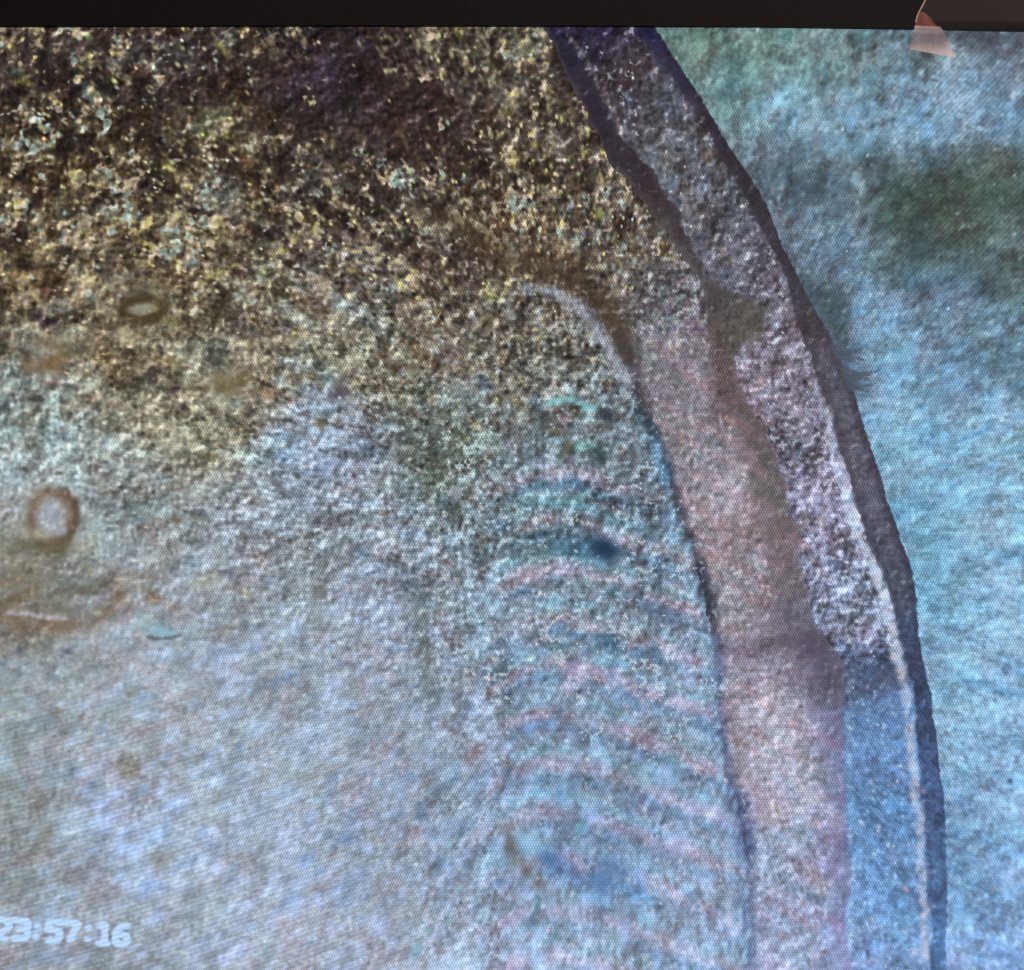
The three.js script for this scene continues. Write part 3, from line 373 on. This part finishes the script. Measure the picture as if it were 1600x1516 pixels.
for (const [ch, gx, gw] of stamp) for (const line of glyphs[ch]) stampLines.push(line.map(([a, b]) => { const x = gx + a * gw, y = 1437 + b * 29; return [x + (1466 - y) * 0.08, y + x * 0.048]; }));
for (const line of stampLines) stroke(line, 5.4, 'bad9ff', 1.6, { rag: 0.1, soft: 1.6 });

const PITCH = 4.3, GRID = 0.36, SATUR = 1;
// 7. sharpening of the camera, then the lattice of the panel's pixels
{
  const blur = new Float32Array(buf.length), tmp = new Float32Array(buf.length), r = 3;
  for (let j = 0; j < PH; j++) for (let c = 0; c < 3; c++) { let a = 0; for (let i = -r; i < PW; i++) { if (i + r < PW) a += buf[(j * PW + i + r) * 3 + c]; if (i - r - 1 >= 0) a -= buf[(j * PW + i - r - 1) * 3 + c]; if (i >= 0) tmp[(j * PW + i) * 3 + c] = a / (Math.min(PW - 1, i + r) - Math.max(0, i - r) + 1); } }
  for (let i = 0; i < PW; i++) for (let c = 0; c < 3; c++) { let a = 0; for (let j = -r; j < PH; j++) { if (j + r < PH) a += tmp[((j + r) * PW + i) * 3 + c]; if (j - r - 1 >= 0) a -= tmp[((j - r - 1) * PW + i) * 3 + c]; if (j >= 0) blur[(j * PW + i) * 3 + c] = a / (Math.min(PH - 1, j + r) - Math.max(0, j - r) + 1); } }
  for (let j = 0; j < PH; j++) for (let i = 0; i < PW; i++) {
    const x = PX0 + i / S, y = PY0 + j / S, o = (j * PW + i) * 3, d = Math.hypot(x - CX, y - CY);
    const sharp = 0.8, focus = 1 - sstep(420, 1050, d) * 0.75;
    const u = x * 1.0 + 0.00004 * (x - 800) * (y - 700), v = y + 0.00003 * (x - 800) * (x - 800);
    const ur = sstep(1250, 1500, x) * (1 - sstep(420, 760, y)), ll = (1 - sstep(500, 900, x)) * sstep(950, 1200, y), lines = ur * 0.055 * Math.cos((x + y) * 0.72) + ll * 0.045 * Math.cos(x * 0.21 + y * 0.86 + x * x * 0.0001);
    const a = Math.cos(2 * Math.PI * u / PITCH), b = Math.cos(2 * Math.PI * v / PITCH);
    const dots = 1 + lines + GRID * focus * (a * Math.cos(Math.PI * v / PITCH) * 0.8 + 0.14 * b), grit = 1 + (rnd() - 0.5) * 0.05;
    const grey = buf[o] * 0.3 + buf[o + 1] * 0.59 + buf[o + 2] * 0.11;
    for (let c = 0; c < 3; c++) { const v2 = buf[o + c] + sharp * (buf[o + c] - blur[o + c]); buf[o + c] = (grey + (v2 - grey) * SATUR) * dots * grit; }
  }
}

// ---------- materials ----------
const toBytes = v => Math.max(0, Math.min(255, v));
function tile(x0, x1, y0, y1, scale) {                // a piece of the picture as a texture, smoothed to its own resolution
  const w = Math.round((x1 - x0) * scale), h = Math.round((y1 - y0) * scale), data = new Uint8Array(w * h * 4);
  for (let j = 0; j < h; j++) for (let i = 0; i < w; i++) {
    const fx = clamp((x0 + (i + 0.5) / scale - PX0) * S, 0, PW - 1.01), fy = clamp((y0 + (j + 0.5) / scale - PY0) * S, 0, PH - 1.01), a = fx | 0, b = fy | 0, u = fx - a, v = fy - b, p = (b * PW + a) * 3, q = p + PW * 3, o = ((h - 1 - j) * w + i) * 4;
    for (let c = 0; c < 3; c++) data[o + c] = toBytes(lerp(lerp(buf[p + c], buf[p + 3 + c], u), lerp(buf[q + c], buf[q + 3 + c], u), v));
    data[o + 3] = 255;
  }
  const t = new THREE.DataTexture(data, w, h, THREE.RGBAFormat);
  t.colorSpace = THREE.SRGBColorSpace; t.magFilter = t.minFilter = THREE.LinearFilter; t.needsUpdate = true;
  return t;
}
function grainMap(n, size, contrast, id) {            // fine moulded texture of plastic
  const data = new Uint8Array(n * n * 4);
  for (let j = 0; j < n; j++) for (let i = 0; i < n; i++) { const v = 128 + 127 * contrast * (0.6 * vnoise(i / size, j / size, id) + 0.4 * vnoise(i / 2, j / 2, id + 1)); data.set([v, v, v, 255], (j * n + i) * 4); }
  const t = new THREE.DataTexture(data, n, n, THREE.RGBAFormat);
  t.wrapS = t.wrapT = THREE.RepeatWrapping; t.magFilter = t.minFilter = THREE.LinearFilter; t.needsUpdate = true;
  return t;
}
const bezelGrain = grainMap(256, 6, 0.9, 501); bezelGrain.repeat.set(60, 60);
const M = {
  bezel: new THREE.MeshPhysicalMaterial({ name: 'black_plastic', color: new THREE.Color().setRGB(0.003, 0.0019, 0.0023), roughness: 0.7, specularIntensity: 0.4, bumpMap: bezelGrain, bumpScale: 0.00003 }),
  housing: new THREE.MeshStandardMaterial({ name: 'housing_plastic', color: new THREE.Color().setRGB(0.03, 0.03, 0.032), roughness: 0.7 }),
  film: new THREE.MeshPhysicalMaterial({ name: 'clear_film', color: new THREE.Color().setRGB(0.84, 0.78, 0.80), roughness: 0.4, transmission: 0.985, thickness: 0, ior: 1.4, specularIntensity: 0.5, side: THREE.DoubleSide }),
  fold: new THREE.MeshPhysicalMaterial({ name: 'film_fold', color: new THREE.Color().setRGB(0.75, 0.68, 0.64), roughness: 0.5, transmission: 0.3, thickness: 0, ior: 1.45, side: THREE.DoubleSide }),
  red: new THREE.MeshPhysicalMaterial({ name: 'pink_film_unlit', color: new THREE.Color().setRGB(0.34, 0.09, 0.085), roughness: 0.5, transmission: 0.45, thickness: 0, ior: 1.4, side: THREE.DoubleSide }),  // the pink film over the bezel; its missing backlight is put into the colour
  pink: new THREE.MeshPhysicalMaterial({ name: 'pink_film', color: new THREE.Color().setRGB(0.97, 0.82, 0.83), roughness: 0.35, transmission: 0.45, thickness: 0, ior: 1.4, side: THREE.DoubleSide }),
};

// ---------- helpers ----------
const numbered = new Map();
function mesh(name, geometry, material, parent) { const m = new THREE.Mesh(geometry, material); m.name = name; m.castShadow = m.receiveShadow = true; parent.add(m); return m; }
function thing(name, label, category) { const g = new THREE.Group(); g.name = name; g.userData = { label, category }; scene.add(g); return g; }
function outline(points) { return points.map(([x, y]) => { const p = at(x, y); return new THREE.Vector2(p.x, p.y); }); }

// ---------- the monitor ----------
const monitor = thing('monitor', 'small monitor with a black plastic bezel playing underwater footage of a pale ribbed shell', 'monitor');
{
  const frame = new THREE.Shape(outline([[-430, -170], [2030, -170], [2060, -140], [2060, 1920], [2030, 1950], [-430, 1950], [-460, 1920], [-460, -140]]));
  frame.holes.push(new THREE.Path(outline([[-290, 45], [-100, 43], [400, 42], [900, 42], [1200, 43.5], [1420, 46.5], [1600, 50], [1890, 55], [1890, 1788], [-290, 1788]])));
  const g = new THREE.ExtrudeGeometry(frame, { depth: 0.0012, bevelEnabled: true, bevelThickness: 0.0002, bevelSize: 0.0002, bevelOffset: -0.0002, bevelSegments: 3 });
  g.translate(0, 0, 0.0001);
  const p = g.attributes.position, uv = g.attributes.uv; for (let i = 0; i < p.count; i++) uv.setXY(i, p.getX(i) * 1, p.getY(i) * 1);
  mesh('bezel', g, M.bezel, monitor).userData.label = 'black plastic bezel above the picture';
  const back = new THREE.Shape(outline([[-420, -130], [2020, -130], [2020, 1910], [-420, 1910]]));
  const b = new THREE.ExtrudeGeometry(back, { depth: 0.018, bevelEnabled: true, bevelThickness: 0.002, bevelSize: 0.002, bevelOffset: -0.002, bevelSegments: 3 });
  b.translate(0, 0, -0.0222);
  mesh('housing', b, M.housing, monitor);
  const foot = new THREE.CylinderGeometry(0.05, 0.056, 0.008, 40); foot.translate((800 - MX) * U, 0.004, -0.02);
  mesh('foot', foot, M.housing, monitor);
}
// the lit panel: one flat sheet, its picture laid on in pieces
const xs = [PX0, -20, 1620, PX1], ys = [PY0, 1640, PY1];
const parts = [], panelMaterials = [];
for (let r = 0; r < 2; r++) for (let c = 0; c < 3; c++) {
  const a = at(xs[c], ys[r + 1]), b = at(xs[c + 1], ys[r]), g = new THREE.PlaneGeometry(b.x - a.x, b.y - a.y);
  g.translate((a.x + b.x) / 2, (a.y + b.y) / 2, 0);
  parts.push(g);
  const main = c === 1 && r === 0, map = tile(xs[c], xs[c + 1], ys[r], ys[r + 1], main ? 1.2 : 0.8);
  panelMaterials.push(new THREE.MeshPhysicalMaterial({ name: 'lcd_screen', color: 0x040404, roughness: 0.5, specularIntensity: 0.25, emissive: 0xffffff, emissiveMap: map, emissiveIntensity: 1 }));
}
const screen = mesh('screen', mergeGeometries(parts, true), panelMaterials, monitor);
screen.userData.label = 'lit flat screen showing a pale encrusted shell, its stepped rim and blue sea bed';
{
  // the clock's figures, a hair proud of the panel
  const strips = [], main = panelMaterials[1]; let lift = 0.00003;
  for (const line of stampLines) for (let i = 0; i < line.length - 1; i++) {
    const a = at(...line[i]), b = at(...line[i + 1]), w = 5.2 * U, d = b.clone().sub(a), L = d.length() + w, g = new THREE.PlaneGeometry(L, w * 1.6);
    g.rotateZ(Math.atan2(d.y, d.x)); g.translate((a.x + b.x) / 2, (a.y + b.y) / 2, lift += 0.0000004);
    const p = g.attributes.position; for (let k = 0; k < 4; k++) g.attributes.uv.setXY(k, ((p.getX(k) / U + MX) - xs[1]) / (xs[2] - xs[1]), 1 - ((MY - (p.getY(k) - DESK) / U) - ys[0]) / (ys[1] - ys[0]));
    strips.push(g);
  }
  mesh('timestamp', mergeGeometries(strips), main, screen).userData.label = 'pale blue clock figures 23:57:16 low on the left of the screen';
}

// ---------- the scrap of film over the top right of the bezel and the screen ----------
const film = thing('clear_film', 'scrap of clear film with a pink corner stuck over the bezel and screen edge', 'film');
film.position.copy(at(1500, 60));
const drape = y => lerp(0.00152, 0.00030, sstep(49, 76, y));       // it lies on the bezel and steps down to the panel
function sheet(rows, lift) {                                        // rows: [y, xLeft, xRight, dyRight]
  const n = 14, v = [], ix = [];
  rows.forEach(([y, x0, x1, dy = 0], r) => { for (let i = 0; i <= n; i++) { const t = i / n, yy = y + dy * t; const p = at(lerp(x0, x1, t), yy, drape(yy) + lift + 0.00002 * vnoise(t * 5, y / 20, 9)).sub(film.position); v.push(p.x, p.y, p.z); if (r && i) { const q = r * (n + 1) + i; ix.push(q - n - 2, q - 1, q - n - 1, q - n - 1, q - 1, q); } } });
  const g = new THREE.BufferGeometry(); g.setAttribute('position', new THREE.Float32BufferAttribute(v, 3)); g.setIndex(ix); g.computeVertexNormals();
  return g;
}
mesh('film_sheet', sheet([[-90, 1452, 1790], [-40, 1448, 1790], [0, 1443, 1788], [12, 1438, 1788], [24, 1431, 1788], [36, 1426, 1786], [48, 1424, 1785, 2], [60, 1422, 1785, 6], [70, 1421, 1784, 14], [78, 1420, 1782, 22]], 0), M.film, film);
mesh('pink_corner_unlit', sheet([[24, 1432, 1440], [30, 1429, 1449, 2], [38, 1427, 1455, 4], [45, 1425, 1462, 2]], 0.00012), M.red, film).userData.label = 'upper part of the pink film corner, coloured darker where the screen does not light it';
mesh('pink_corner', sheet([[45, 1425, 1464, 2], [50, 1424, 1470, 3], [56, 1423, 1476, 5], [64, 1422, 1483, 8], [71, 1421, 1488, 11], [77, 1420.5, 1493, 13], [78.5, 1424, 1490, 13]], 0.00012), M.pink, film).userData.label = 'pinkish corner of the film';
{
  const path = new THREE.CatmullRomCurve3([[1453, -90], [1443, 0], [1437, 14], [1430, 27], [1426, 40]].map(([x, y]) => at(x, y, drape(y) + 0.00006).sub(film.position)));
  mesh('film_edge', new THREE.TubeGeometry(path, 24, 0.00010, 6), M.fold, film);
}

renderer.render(scene, camera);
